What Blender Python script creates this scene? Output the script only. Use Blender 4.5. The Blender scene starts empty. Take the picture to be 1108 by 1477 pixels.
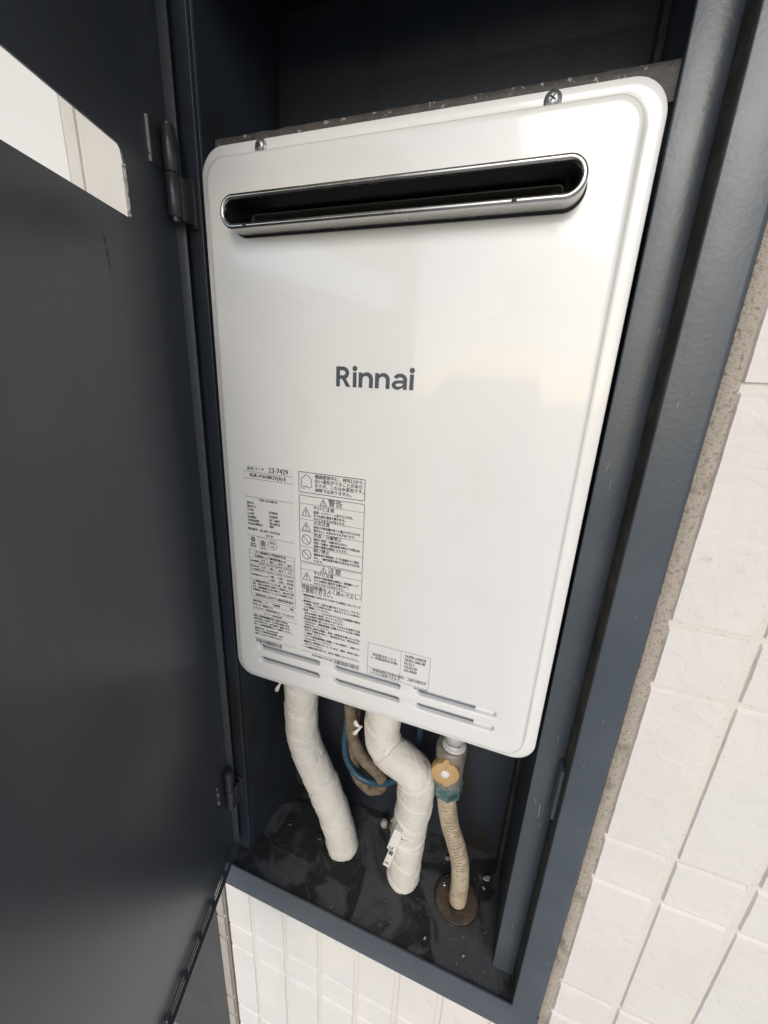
import bpy, bmesh, math, random
from mathutils import Vector, Matrix, noise
random.seed(7)
R = math.radians
scn = bpy.context.scene
COL = scn.collection

# ------------------------------------------------------------------ camera
# world: X right along the wall, Y into the wall, Z up; heater cover lower-left corner is the origin
cam = bpy.data.cameras.new('camera')
cam.sensor_fit = 'VERTICAL'; cam.sensor_height = 36.0; cam.lens = 36.0*576.77/1477.0
cam.clip_start = 0.01; cam.clip_end = 500
co = bpy.data.objects.new('camera', cam); COL.objects.link(co)
rt = Vector((0.94090, 0.33537, 0.04725)); dn = Vector((0.14410, -0.27017, -0.95197)); fw = Vector((-0.30649, 0.90252, -0.30253))
M = Matrix((rt, -dn, -fw)).transposed().to_4x4(); M.translation = Vector((0.33999, -0.38711, 0.40091))
co.matrix_world = M
scn.camera = co

# ------------------------------------------------------------------ sky, sun, exposure
SUN_EL, SUN_AZ = 28.0, 170.0
w = bpy.data.worlds.new("World"); scn.world = w; w.use_nodes = True
nt = w.node_tree
sky = nt.nodes.new('ShaderNodeTexSky'); sky.sky_type = 'NISHITA'; sky.sun_disc = False
sky.sun_elevation = R(SUN_EL); sky.sun_rotation = R(SUN_AZ); sky.air_density = 1.0; sky.dust_density = 1.0; sky.ozone_density = 1.2
nt.links.new(sky.outputs[0], nt.nodes['Background'].inputs[0]); nt.nodes['Background'].inputs[1].default_value = 0.15
sl = bpy.data.lights.new('sun', 'SUN'); sl.energy = 0.85; sl.angle = R(28); sl.color = (1.0, 0.945, 0.885)
so = bpy.data.objects.new('sun', sl); COL.objects.link(so)
d = Vector((math.sin(R(SUN_AZ))*math.cos(R(SUN_EL)), math.cos(R(SUN_AZ))*math.cos(R(SUN_EL)), math.sin(R(SUN_EL))))
so.rotation_euler = d.to_track_quat('Z', 'Y').to_euler(); so.location = d*6
vs = scn.view_settings
vs.view_transform = 'Standard'; vs.look = 'None'; vs.gamma = 1; vs.exposure = 0.38; vs.use_curve_mapping = False

# ------------------------------------------------------------------ materials
def mat(name, col, rough=0.5, metal=0.0, spec=0.5, coat=0.0, bumps=(), var=None, dirt=None, rvar=None, aniso=0.0):
    """bumps: (scale, strength, distance, detail, stretch); var: (scale, colour2, lo, hi, stretch); dirt: list of the same"""
    m = bpy.data.materials.new(name); m.use_nodes = True
    n = m.node_tree.nodes; l = m.node_tree.links; b = n['Principled BSDF']
    b.inputs['Roughness'].default_value = rough; b.inputs['Metallic'].default_value = metal
    b.inputs['Specular IOR Level'].default_value = spec
    if coat: b.inputs['Coat Weight'].default_value = coat; b.inputs['Coat Roughness'].default_value = 0.05
    if aniso: b.inputs['Anisotropic'].default_value = aniso
    geo = n.new('ShaderNodeNewGeometry')
    oi = n.new('ShaderNodeObjectInfo')
    off = n.new('ShaderNodeVectorMath'); off.operation = 'MULTIPLY_ADD'
    off.inputs[1].default_value = (0, 0, 0); l.new(geo.outputs['Position'], off.inputs[0])
    def coord(stretch):
        mp = n.new('ShaderNodeMapping'); mp.inputs['Scale'].default_value = stretch
        l.new(geo.outputs['Position'], mp.inputs['Vector']); return mp.outputs[0]
    def nz(scale, detail=4, stretch=(1, 1, 1), dist=0.0):
        t = n.new('ShaderNodeTexNoise'); t.inputs['Scale'].default_value = scale
        t.inputs['Detail'].default_value = detail; t.inputs['Distortion'].default_value = dist
        l.new(coord(stretch), t.inputs['Vector']); return t.outputs['Fac']
    def ramp(fac, lo, hi):
        r = n.new('ShaderNodeMapRange'); r.interpolation_type = 'SMOOTHSTEP'
        r.inputs['From Min'].default_value = lo; r.inputs['From Max'].default_value = hi
        l.new(fac, r.inputs['Value']); return r.outputs[0]
    c = n.new('ShaderNodeRGB'); c.outputs[0].default_value = (*col, 1); cur = c.outputs[0]
    for v in ([var] if var else []) + list(dirt or []):
        f = ramp(nz(v[0], 6, v[4] if len(v) > 4 else (1, 1, 1), v[5] if len(v) > 5 else 0.3), v[2], v[3])
        mx = n.new('ShaderNodeMix'); mx.data_type = 'RGBA'
        l.new(f, mx.inputs['Factor']); l.new(cur, mx.inputs['A']); mx.inputs['B'].default_value = (*v[1], 1)
        cur = mx.outputs['Result']
    l.new(cur, b.inputs['Base Color'])
    if rvar:
        rr = n.new('ShaderNodeMapRange'); rr.inputs['To Min'].default_value = rvar[1]; rr.inputs['To Max'].default_value = rvar[2]
        rr.inputs['From Min'].default_value = 0.3; rr.inputs['From Max'].default_value = 0.7
        l.new(nz(rvar[0], 5), rr.inputs['Value']); l.new(rr.outputs[0], b.inputs['Roughness'])
    prev = None
    for s in bumps:
        bp = n.new('ShaderNodeBump'); bp.inputs['Strength'].default_value = s[1]; bp.inputs['Distance'].default_value = s[2]
        f = nz(s[0], s[3], s[4] if len(s) > 4 else (1, 1, 1), s[5] if len(s) > 5 else 0.0)
        if len(s) > 6: f = ramp(f, s[6], s[7])
        l.new(f, bp.inputs['Height'])
        if prev: l.new(prev, bp.inputs['Normal'])
        prev = bp.outputs[0]
    if prev: l.new(prev, b.inputs['Normal'])
    return m

MT = {}
MT['enamel'] = mat('white_enamel', (0.80, 0.795, 0.775), 0.30, spec=0.5, coat=0.62, bumps=[(330, 0.06, 0.0004, 2), (9, 0.015, 0.004, 1)], dirt=[(18, (0.775, 0.765, 0.74), 0.5, 0.8)])
MT['enamel_in'] = mat('white_inner_sheet', (0.72, 0.74, 0.76), 0.4)
MT['baffle'] = mat('shaded_baffle_sheet', (0.60, 0.64, 0.69), 0.4)  # white plate, greyed to paint in the shade behind the slots
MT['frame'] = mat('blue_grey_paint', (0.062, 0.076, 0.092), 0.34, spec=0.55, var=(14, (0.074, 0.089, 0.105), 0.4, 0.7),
                  dirt=[(120, (0.06, 0.068, 0.075), 0.66, 0.80), (700, (0.22, 0.23, 0.23), 0.76, 0.80)], bumps=[(320, 0.16, 0.0006, 4), (80, 0.14, 0.0014, 3)], rvar=(8, 0.28, 0.42))
MT['frame_dirty'] = mat('grimy_rebate_paint', (0.040, 0.036, 0.031), 0.75, spec=0.3, var=(60, (0.075, 0.068, 0.058), 0.42, 0.7), dirt=[(18, (0.022, 0.022, 0.022), 0.45, 0.65)], bumps=[(300, 0.3, 0.0006, 4)])
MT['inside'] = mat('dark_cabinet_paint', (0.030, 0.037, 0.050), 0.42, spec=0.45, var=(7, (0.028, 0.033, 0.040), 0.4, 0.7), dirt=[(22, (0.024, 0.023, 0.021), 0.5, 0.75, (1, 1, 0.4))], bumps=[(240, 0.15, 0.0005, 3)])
MT['door'] = mat('charcoal_door_paint', (0.046, 0.052, 0.062), 0.31, spec=0.55, var=(5, (0.053, 0.058, 0.067), 0.4, 0.7, (1, 1, 0.25)),
                 dirt=[(16, (0.048, 0.046, 0.042), 0.56, 0.80, (1, 1, 0.15)), (900, (0.13, 0.13, 0.13), 0.745, 0.78)], bumps=[(220, 0.14, 0.0005, 3), (11, 0.08, 0.003, 1)])
MT['door_edge'] = mat('lit_edge_scratch_paint', (0.072, 0.078, 0.084), 0.34, spec=0.5, dirt=[(240, (0.13, 0.12, 0.11), 0.66, 0.74)], bumps=[(260, 0.12, 0.0005, 3)])  # lighter copy of the door paint: light on the flanges painted in; also scratches
MT['worn'] = mat('worn_edge', (0.34, 0.33, 0.30), 0.5, spec=0.5, dirt=[(90, (0.06, 0.06, 0.06), 0.50, 0.56)])
MT['hinge'] = mat('hinge_paint', (0.040, 0.042, 0.046), 0.30, spec=0.6, dirt=[(200, (0.09, 0.08, 0.07), 0.62, 0.72)], bumps=[(300, 0.2, 0.0006, 3)])
MT['steel'] = mat('stainless_steel', (0.58, 0.57, 0.55), 0.24, metal=1.0, bumps=[(300, 0.08, 0.0004, 3, (0.03, 1, 1))], rvar=(60, 0.19, 0.30))
MT['zinc'] = mat('zinc_screw', (0.52, 0.53, 0.54), 0.45, metal=1.0, bumps=[(500, 0.2, 0.0003, 3)], dirt=[(400, (0.18, 0.17, 0.15), 0.55, 0.7)])
MT['duct'] = mat('dark_duct', (0.012, 0.0115, 0.011), 0.45, spec=0.5, bumps=[(200, 0.2, 0.0006, 3)], dirt=[(40, (0.024, 0.022, 0.020), 0.58, 0.8)])
MT['ductring'] = mat('dark_inner_duct', (0.045, 0.043, 0.041), 0.35, spec=0.6, bumps=[(200, 0.2, 0.0006, 3)])  # one dark grey tone for the nested duct rings
MT['scuff'] = mat('grey_scuff', (0.42, 0.40, 0.37), 0.6)
MT['scratch'] = mat('bare_scratch', (0.33, 0.34, 0.35), 0.5)
MT['streak'] = mat('brown_rust_streak', (0.13, 0.095, 0.060), 0.7, var=(200, (0.050, 0.047, 0.043), 0.40, 0.55))
MT['gasket'] = mat('black_gasket_recess_shade', (0.012, 0.012, 0.012), 0.6)  # rubber ring; also black for the shade in notches and screw recesses
MT['logo'] = mat('logo_ink', (0.075, 0.088, 0.105), 0.35)
MT['ink'] = mat('print_ink', (0.030, 0.032, 0.038), 0.5)
MT['ink_pale'] = mat('pale_print_ink', (0.16, 0.16, 0.165), 0.5)
MT['film'] = mat('label_film', (0.755, 0.75, 0.73), 0.34)
MT['wrap'] = mat('white_pipe_wrap', (0.71, 0.67, 0.60), 0.6, spec=0.3, var=(26, (0.67, 0.635, 0.57), 0.4, 0.7), dirt=[(9, (0.55, 0.50, 0.42), 0.58, 0.85)], bumps=[(700, 0.18, 0.0005, 2), (30, 0.45, 0.004, 3, (1, 1, 0.6), 1.0), (60, 0.22, 0.0012, 3, (0.7, 0.7, 1.6), 1.5, 0.42, 0.58)])
MT['hose'] = mat('beige_gas_hose', (0.49, 0.415, 0.31), 0.55, spec=0.35, var=(45, (0.40, 0.315, 0.215), 0.4, 0.7), dirt=[(120, (0.20, 0.15, 0.10), 0.64, 0.76, (1, 1, 2.5))], bumps=[(160, 0.25, 0.0008, 4)])
MT['crease'] = mat('hose_crease', (0.25, 0.19, 0.125), 0.7)
MT['brass'] = mat('dull_valve_casting', (0.26, 0.235, 0.20), 0.5, metal=0.25, var=(60, (0.17, 0.15, 0.125), 0.45, 0.7), bumps=[(220, 0.3, 0.0008, 4)])
MT['tan'] = mat('orange_tan_handle', (0.50, 0.325, 0.145), 0.5, var=(60, (0.43, 0.275, 0.12), 0.4, 0.7), dirt=[(150, (0.30, 0.19, 0.09), 0.68, 0.78)], bumps=[(200, 0.15, 0.0005, 3)])
MT['cap'] = mat('white_cap', (0.72, 0.70, 0.65), 0.45)
MT['green'] = mat('blue_green_nut', (0.060, 0.125, 0.125), 0.55, var=(130, (0.125, 0.195, 0.185), 0.45, 0.65), dirt=[(60, (0.09, 0.12, 0.11), 0.58, 0.7)], bumps=[(300, 0.4, 0.0009, 4)])
MT['greenmark'] = mat('dark_nut_lettering', (0.02, 0.05, 0.055), 0.6)
MT['clear'] = mat('frosted_sleeve', (0.52, 0.52, 0.50), 0.35, spec=0.5)
MT['blue'] = mat('blue_cable', (0.024, 0.066, 0.108), 0.36, spec=0.5, bumps=[(150, 0.1, 0.0005, 2)], dirt=[(70, (0.06, 0.10, 0.13), 0.55, 0.75)])
MT['foam'] = mat('brown_foam', (0.20, 0.155, 0.11), 0.8, spec=0.2, var=(90, (0.11, 0.085, 0.06), 0.42, 0.68), dirt=[(20, (0.36, 0.31, 0.25), 0.60, 0.72)], bumps=[(180, 0.5, 0.0012, 4)])
MT['knot'] = mat('white_tape_knot', (0.72, 0.68, 0.60), 0.6)
MT['rust'] = mat('rusty_collar', (0.115, 0.088, 0.062), 0.65, var=(70, (0.055, 0.043, 0.034), 0.42, 0.66), dirt=[(240, (0.21, 0.16, 0.11), 0.64, 0.74)], bumps=[(180, 0.5, 0.001, 4)])
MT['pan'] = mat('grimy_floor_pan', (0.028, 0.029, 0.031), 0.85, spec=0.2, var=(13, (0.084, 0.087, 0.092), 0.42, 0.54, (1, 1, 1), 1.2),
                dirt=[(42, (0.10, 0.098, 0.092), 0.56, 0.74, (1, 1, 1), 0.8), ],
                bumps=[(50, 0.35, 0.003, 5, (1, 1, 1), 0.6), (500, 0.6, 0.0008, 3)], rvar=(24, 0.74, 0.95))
MT['plate'] = mat('floor_cover_plate', (0.028, 0.029, 0.031), 0.5, var=(36, (0.062, 0.060, 0.055), 0.5, 0.68, (1, 1, 1), 1.4), bumps=[(50, 0.5, 0.002, 4)])
MT['tile'] = mat('white_tile', (0.76, 0.72, 0.675), 0.55, spec=0.4, var=(7, (0.715, 0.675, 0.635), 0.35, 0.7), dirt=[(45, (0.60, 0.555, 0.50), 0.64, 0.82), (5, (0.735, 0.70, 0.665), 0.5, 0.6)],
                 bumps=[(900, 0.15, 0.0004, 2), (40, 0.30, 0.0014, 5, (1, 1, 0.8), 1.2, 0.30, 0.70), (24, 0.22, 0.0010, 5, (0.8, 1, 1.3), 1.6, 0.45, 0.55)])
MT['grout'] = mat('tile_joint_paint', (0.70, 0.655, 0.60), 0.7, dirt=[(300, (0.56, 0.50, 0.42), 0.58, 0.72)], bumps=[(500, 0.4, 0.0008, 3)])
MT['sealant'] = mat('sandy_mortar', (0.43, 0.375, 0.32), 0.9, spec=0.2, var=(320, (0.28, 0.235, 0.19), 0.52, 0.66), dirt=[(700, (0.50, 0.46, 0.41), 0.64, 0.74), (26, (0.21, 0.18, 0.15), 0.56, 0.76)], bumps=[(650, 0.9, 0.0012, 4), (120, 0.5, 0.002, 3)])
MT['brownjoint'] = mat('brown_joint', (0.10, 0.07, 0.05), 0.8, bumps=[(300, 0.4, 0.001, 3)])
MT['edgetile'] = mat('grey_beige_edge_tile', (0.42, 0.375, 0.325), 0.6, var=(40, (0.36, 0.32, 0.28), 0.4, 0.7), bumps=[(300, 0.3, 0.0006, 3)])
MT['creamwall'] = mat('cream_render', (0.78, 0.745, 0.69), 0.7, var=(12, (0.74, 0.70, 0.64), 0.4, 0.7), bumps=[(60, 0.3, 0.002, 4)])
MT['whitewall'] = mat('white_render', (0.90, 0.885, 0.86), 0.7, bumps=[(90, 0.2, 0.001, 3)])
MT['darkpanel'] = mat('dark_grey_steel', (0.075, 0.074, 0.072), 0.45, var=(8, (0.06, 0.06, 0.06), 0.4, 0.7), bumps=[(200, 0.1, 0.0005, 3)])
MT['floor'] = mat('walkway_concrete', (0.48, 0.465, 0.44), 0.75, var=(3, (0.42, 0.41, 0.39), 0.4, 0.7), bumps=[(120, 0.3, 0.002, 4)])
MT['soffit'] = mat('beige_soffit', (0.56, 0.52, 0.46), 0.8)
MT['plastic'] = mat('white_plastic_tag', (0.72, 0.70, 0.65), 0.45, bumps=[(300, 0.1, 0.0004, 2)])
MT['brownspot'] = mat('brown_window', (0.13, 0.10, 0.085), 0.5)
MT['flake'] = mat('paint_flake', (0.42, 0.385, 0.33), 0.7, var=(300, (0.40, 0.36, 0.30), 0.4, 0.7))
MT['flaky'] = mat('flaking_mount_paint', (0.055, 0.052, 0.050), 0.6, var=(60, (0.085, 0.07, 0.06), 0.45, 0.7), dirt=[(150, (0.30, 0.29, 0.28), 0.60, 0.68)], bumps=[(160, 0.8, 0.002, 5)])

# ------------------------------------------------------------------ helpers
def finish(o, parent, label=None, cat=None, group=None, kind=None):
    if parent is not None: o.parent = parent
    if label: o['label'] = label
    if cat: o['category'] = cat
    if group: o['group'] = group
    if kind: o['kind'] = kind
    return o
def thing(name, loc, label, cat, rotz=0, group=None):
    o = bpy.data.objects.new(name, None); COL.objects.link(o); o.location = loc; o.rotation_euler = (0, 0, rotz); o.empty_display_size = 0.02
    return finish(o, None, label, cat, group)
def meshobj(name, verts, faces, material, parent=None, smooth=False, **kw):
    me = bpy.data.meshes.new(name); me.from_pydata([tuple(v) for v in verts], [], faces); me.validate()
    bm = bmesh.new(); bm.from_mesh(me); bmesh.ops.recalc_face_normals(bm, faces=bm.faces); bm.to_mesh(me); bm.free()
    return linkmesh(name, me, material, parent, smooth, **kw)
def linkmesh(name, me, material, parent=None, smooth=False, **kw):
    for m in (material if isinstance(material, (list, tuple)) else [material]): me.materials.append(MT[m])
    if smooth: me.shade_smooth()
    o = bpy.data.objects.new(name, me); COL.objects.link(o)
    if parent is not None and 'keep' not in kw:      # vertices are given in world coordinates: bring them into the parent's space
        wm = Matrix.LocRotScale(parent.location, parent.rotation_euler, None)
        if parent.parent is not None: wm = Matrix.LocRotScale(parent.parent.location, parent.parent.rotation_euler, None) @ wm
        me.transform(wm.inverted())
    kw.pop('keep', None)
    return finish(o, parent, **kw)
def box_bm(bm, x0, x1, y0, y1, z0, z1, bev=0.0, seg=2):
    vs_ = [bm.verts.new(p) for p in ((x0,y0,z0),(x1,y0,z0),(x1,y1,z0),(x0,y1,z0),(x0,y0,z1),(x1,y0,z1),(x1,y1,z1),(x0,y1,z1))]
    fs = [bm.faces.new([vs_[i] for i in q]) for q in ((3,2,1,0),(4,5,6,7),(0,1,5,4),(1,2,6,5),(2,3,7,6),(3,0,4,7))]
    if bev:
        es = list({e for f in fs for e in f.edges})
        bmesh.ops.bevel(bm, geom=es, offset=bev, segments=seg, affect='EDGES', profile=0.6)
def box(name, x0, x1, y0, y1, z0, z1, material, parent=None, bev=0.0, local=False, xf=None, **kw):
    bm = bmesh.new(); box_bm(bm, x0, x1, y0, y1, z0, z1, bev)
    me = bpy.data.meshes.new(name); bm.to_mesh(me); bm.free()
    if xf is not None: me.transform(xf)
    if bev: me.shade_smooth(); me.set_sharp_from_angle(angle=R(50))
    if local: kw['keep'] = True
    return linkmesh(name, me, material, parent, False, **kw)
def rrect(x0, x1, z0, z1, r, n=10):
    pts = []
    for cx, cz, a0 in ((x1-r, z1-r, 0), (x0+r, z1-r, 90), (x0+r, z0+r, 180), (x1-r, z0+r, 270)):
        for i in range(n+1):
            a = R(a0 + 90*i/n); pts.append((cx+r*math.cos(a), cz+r*math.sin(a)))
    return pts
def stadium(x0, x1, zc, h, n=12):
    return rrect(x0, x1, zc-h, zc+h, h*0.9999, n)
def loft(rings, closed_ring=True, cap0=False, cap1=False):
    v = []; f = []; n = len(rings[0])
    for r in rings: v += list(r)
    for k in range(len(rings)-1):
        for i in range(n if closed_ring else n-1):
            j = (i+1) % n
            f.append((k*n+i, k*n+j, (k+1)*n+j, (k+1)*n+i))
    if cap0: f.append(tuple(range(n))[::-1])
    if cap1: f.append(tuple((len(rings)-1)*n+i for i in range(n)))
    return v, f
_tmp = []
def fill2d(loops):
    """flat mesh (x,z) with holes from closed loops, through a filled 2D curve"""
    c = bpy.data.curves.new('fill', 'CURVE'); c.dimensions = '2D'; c.fill_mode = 'FRONT'
    for lp in loops:
        s = c.splines.new('POLY'); s.points.add(len(lp)-1); s.use_cyclic_u = True
        for p, q in zip(s.points, lp): p.co = (q[0], q[1], 0, 1)
    o = bpy.data.objects.new('fill', c); COL.objects.link(o)
    bpy.context.view_layer.update()
    me = bpy.data.meshes.new_from_object(o.evaluated_get(bpy.context.evaluated_depsgraph_get()))
    bpy.data.objects.remove(o); bpy.data.curves.remove(c)
    v = [(p.co.x, p.co.y) for p in me.vertices]; f = [tuple(p.vertices) for p in me.polygons]
    bpy.data.meshes.remove(me)
    return v, f
def catmull(pts, n=14):
    P = [Vector(p) for p in pts]; P = [P[0]*2-P[1]] + P + [P[-1]*2-P[-2]]; out = []
    for i in range(1, len(P)-2):
        for k in range(n):
            t = k/n; a, b, c, e = P[i-1], P[i], P[i+1], P[i+2]
            out.append(0.5*((2*b)+(c-a)*t+(2*a-5*b+4*c-e)*t*t+(3*b-a-3*c+e)*t**3))
    out.append(P[-2]); return out
def tube(path, rad, seg=32, cap=True):
    """rad(s, ang, i) -> radius"""
    n = len(path); L = [0.0]
    for i in range(1, n): L.append(L[-1]+(path[i]-path[i-1]).length)
    t = [(path[min(i+1, n-1)]-path[max(i-1, 0)]).normalized() for i in range(n)]
    u = t[0].cross(Vector((0, 1, 0.01))).normalized(); v = []; f = []
    for i in range(n):
        u = (u - t[i]*u.dot(t[i])).normalized(); b = t[i].cross(u)
        for k in range(seg):
            a = 2*math.pi*k/seg; r = rad(L[i], a, i, u*math.cos(a)+b*math.sin(a))
            v.append(path[i]+(u*math.cos(a)+b*math.sin(a))*r)
    for i in range(n-1):
        for k in range(seg):
            j = (k+1) % seg; f.append((i*seg+k, i*seg+j, (i+1)*seg+j, (i+1)*seg+k))
    if cap: f.append(tuple(range(seg))[::-1]); f.append(tuple((n-1)*seg+k for k in range(seg)))
    return v, f
def lathe(profile, centre, axis='Z', seg=40, tilt=None):
    """profile: (r, h) pairs along the axis"""
    v = []; f = []; n = len(profile)
    for r, h in profile:
        for k in range(seg):
            a = 2*math.pi*k/seg
            p = Vector((r*math.cos(a), r*math.sin(a), h))
            if axis == 'Y': p = Vector((p.x, -p.z, p.y))      # h grows towards the viewer (-Y)
            if tilt is not None: p = tilt @ p
            v.append(Vector(centre)+p)
    for i in range(n-1):
        for k in range(seg):
            j = (k+1) % seg; f.append((i*seg+k, i*seg+j, (i+1)*seg+j, (i+1)*seg+k))
    f.append(tuple(range(seg))[::-1]); f.append(tuple((n-1)*seg+k for k in range(seg)))
    return v, f
def extrude_profile(prof, z0, z1):
    n = len(prof)
    v = [(x, y, z0) for x, y in prof] + [(x, y, z1) for x, y in prof]
    f = [(i, (i+1) % n, n+(i+1) % n, n+i) for i in range(n)] + [tuple(range(n))[::-1], tuple(range(n, 2*n))]
    return v, f
def nzv(x, y, z): return noise.noise(Vector((x, y, z)))

# ------------------------------------------------------------------ setting: walkway floor
GZ = -1.40
gv = [(-60, -80, GZ), (60, -80, GZ), (60, 0.6, GZ), (-60, 0.6, GZ)]
meshobj('ground', gv, [(0, 1, 2, 3)], 'floor', None, kind='structure')

meshobj('ceiling', [(-30, -1.15, 1.42), (30, -1.15, 1.42), (30, 0.2, 1.42), (-30, 0.2, 1.42), (-30, -1.15, 1.55), (30, -1.15, 1.55), (30, 0.2, 1.55), (-30, 0.2, 1.55)],
        [(0, 1, 2, 3), (4, 5, 6, 7), (0, 1, 5, 4), (1, 2, 6, 5), (2, 3, 7, 6), (3, 0, 4, 7)], 'soffit', None, kind='structure')

# ------------------------------------------------------------------ tiled wall with the cabinet opening
Y1, Y2 = 0.006, -0.026           # stop face and front face of the steel frame
ZF = -0.381                      # cabinet floor
wall = thing('tiled_wall', (0.25, 0.03, GZ), 'white slate-textured tile wall around and below the dark steel cabinet frame', 'wall')
JY = -0.0232
for nm, a in (('wall_backing', (0.4772, 1.30, JY, 0.10, GZ, 1.6)), ('wall_backing', (-0.0415, 0.4772, JY, 0.10, GZ, -0.4375))):
    box(nm, *a, 'grout', wall)
PX, PZ = 0.0658, 0.2545
def tile_mesh(wd, ht, seed):
    dep = 0.0028; bx = 0.0011; bt = 0.0030; bb = 0.0002
    nx = 6; nz = max(4, int(ht/0.012))
    xs = [0, bx]+[bx+(wd-2*bx)*i/nx for i in range(1, nx)]+[wd-bx, wd]
    zs = [0, bb]+[bb+(ht-bb-bt)*i/nz for i in range(1, nz)]+[ht-bt, ht]
    v = []; f = []
    for j, z in enumerate(zs):
        for i, x in enumerate(xs):
            edge = i in (0, len(xs)-1) or j in (0, len(zs)-1)
            k = noise.noise(Vector((x*55+seed*9.1, z*55, seed*3.3)))*0.0006 + noise.noise(Vector((x*190+seed*5, z*190, seed)))*0.0003
            xx, zz = x, z
            if j == len(zs)-2: zz += noise.noise(Vector((x*240, seed*7.7, 1)))*0.0006
            if i in (1, len(xs)-2): xx += noise.noise(Vector((z*200, seed*4.7, 2)))*0.0004
            v.append((xx, (dep if edge else 0)+(0 if edge else k), zz))
    n = len(xs)
    for j in range(len(zs)-1):
        for i in range(n-1): f.append((j*n+i, j*n+i+1, (j+1)*n+i+1, (j+1)*n+i))
    me = bpy.data.meshes.new('tile'); me.from_pydata(v, [], f)
    me.shade_smooth(); me.set_sharp_from_angle(angle=R(38)); me.materials.append(MT['tile'])
    return me
_tc = {}
def add_tile(x0, x1, z0, z1):
    key = (round(x1-x0, 4), round(z1-z0, 4)); s = random.randrange(5)
    if (key, s) not in _tc: _tc[(key, s)] = tile_mesh(key[0], key[1], s+len(_tc)*0.37)
    o = bpy.data.objects.new('tile', _tc[(key, s)]); COL.objects.link(o); o.parent = wall
    o.location = Vector((x0, Y2+random.uniform(-0.0004, 0.0004), z0)) - wall.location
for j in range(-5, 5):
    for zlo, zhi in ((-0.0315+PZ*j, -0.0945+PZ*(j+1)-0.0062), (-0.0945+PZ*j, -0.0315+PZ*j-0.0062)):
        for k in range(-1, 19):
            x0 = 0.0155+PX*k; x1 = x0+PX-0.0072
            if k == 7 or k > 7:
                if k == 7: x0 = 0.4775
                if zhi > 1.2 or zlo < GZ or k > 13: continue
                add_tile(x0, x1, zlo, zhi)
            else:
                if k == -1: x0 = -0.0410
                a = min(zhi, -0.4378)
                if a-zlo < 0.012 or zlo < GZ: continue
                add_tile(x0, x1, zlo, a)
# sandy mortar joint between frame and tiles
v = []; f = []; n = 160
for i in range(n+1):
    z = GZ+0.3+(1.35-GZ-0.3)*i/n
    wob = nzv(0, 0, z*60)*0.0009
    for q, (x, y) in enumerate(((0.4660, -0.0225), (0.4690, -0.0247), (0.4735, -0.0250), (0.4775+wob, -0.0236))):
        v.append((x, y+nzv(q*3.1, 2, z*130)*0.0007, z))
for i in range(n):
    for q in range(3): f.append((i*4+q, i*4+q+1, (i+1)*4+q+1, (i+1)*4+q))
meshobj('mortar_joint', v, f, 'sealant', wall, True)
# brown control joint and edge tiles at the wall's left end
box('control_joint', -0.0525, -0.0418, -0.018, 0.09, GZ, -0.44, 'brownjoint', wall)
for j in range(-4, 0):
    for zlo, zhi in ((-0.0315+PZ*j, -0.0945+PZ*(j+1)-0.003), (-0.0945+PZ*j, -0.0315+PZ*j-0.003)):
        if zlo < GZ: zlo = GZ
        if zhi-zlo < 0.02: continue
        box('edge_tile', -0.0700, -0.0528, Y2, 0.06, zlo, min(zhi, -0.44), 'edgetile', wall, bev=0.0035)
box('edge_backing', -0.0685, -0.0527, Y2+0.004, 0.062, GZ, -0.445, 'grout', wall)

# neighbouring surfaces seen past the door
nw = thing('cream_wall', (-0.16, 0.06, 0.3), 'cream rendered wall with a vertical groove seen through the door slot', 'wall')
box('render_panel', -0.2215, -0.072, 0.05, 0.10, 0.30, 1.6, 'creamwall', nw, bev=0.002)
box('render_panel', -0.262, -0.2275, 0.05, 0.10, 0.30, 1.6, 'creamwall', nw, bev=0.002)
box('groove', -0.2277, -0.2213, 0.0535, 0.10, 0.30, 1.6, 'creamwall', nw)
wp = thing('white_pier', (-0.7, 0.06, 0.3), 'bright white pier filling the left end of the door slot view', 'wall')
box('pier_face', -1.6, -0.2465, 0.0480, 0.12, 0.30, 1.6, 'whitewall', wp, bev=0.003)
dp = thing('metal_partition', (-0.4, 0.08, GZ), 'dark grey steel partition low on the left behind the open door', 'partition')
box('sheet', -1.6, -0.075, 0.060, 0.075, GZ, 0.299, 'darkpanel', dp, bev=0.002)
box('fold', -0.205, -0.150, 0.045, 0.0598, GZ, 0.299, 'darkpanel', dp, bev=0.004)
box('edge_rib', -0.098, -0.076, 0.030, 0.0598, GZ, 0.299, 'darkpanel', dp, bev=0.003)

# ------------------------------------------------------------------ steel cabinet
cab = thing('steel_cabinet', (0.2, 0.07, ZF), 'blue-grey steel cabinet recessed in the tiled wall, its frame round the white heater', 'cabinet')
ZT = 0.755
def jamb(prof, z0, z1, m):
    v, f = extrude_profile(prof, z0, z1)
    me = bpy.data.meshes.new('jamb'); me.from_pydata(v, [], f)
    bm = bmesh.new(); bm.from_mesh(me); bmesh.ops.recalc_face_normals(bm, faces=bm.faces)
    es = [e for e in bm.edges if abs(e.verts[0].co.z-e.verts[1].co.z) > 0.1]
    bmesh.ops.bevel(bm, geom=es, offset=0.0011, segments=3, affect='EDGES', profile=0.5)
    # rows of cuts let the long sheet metal edges wander a little
    bm.to_mesh(me); bm.free(); me.shade_smooth(); me.set_sharp_from_angle(angle=R(40))
    return linkmesh('jamb', me, m, cab)
rp = [(0.4040, 0.012), (0.4040, Y1), (0.4325, Y1), (0.4325, 0.012)]
lp = [(-0.0085, 0.012), (-0.0085, Y1), (-0.0345, Y1), (-0.0345, 0.012)]
stop_r = jamb(rp, ZF-0.004, ZT+0.05, 'frame'); stop_r.name = 'door_stop'
stop_l = jamb(lp, ZF-0.004, ZT+0.05, 'inside'); stop_l.name = 'door_stop'
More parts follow.
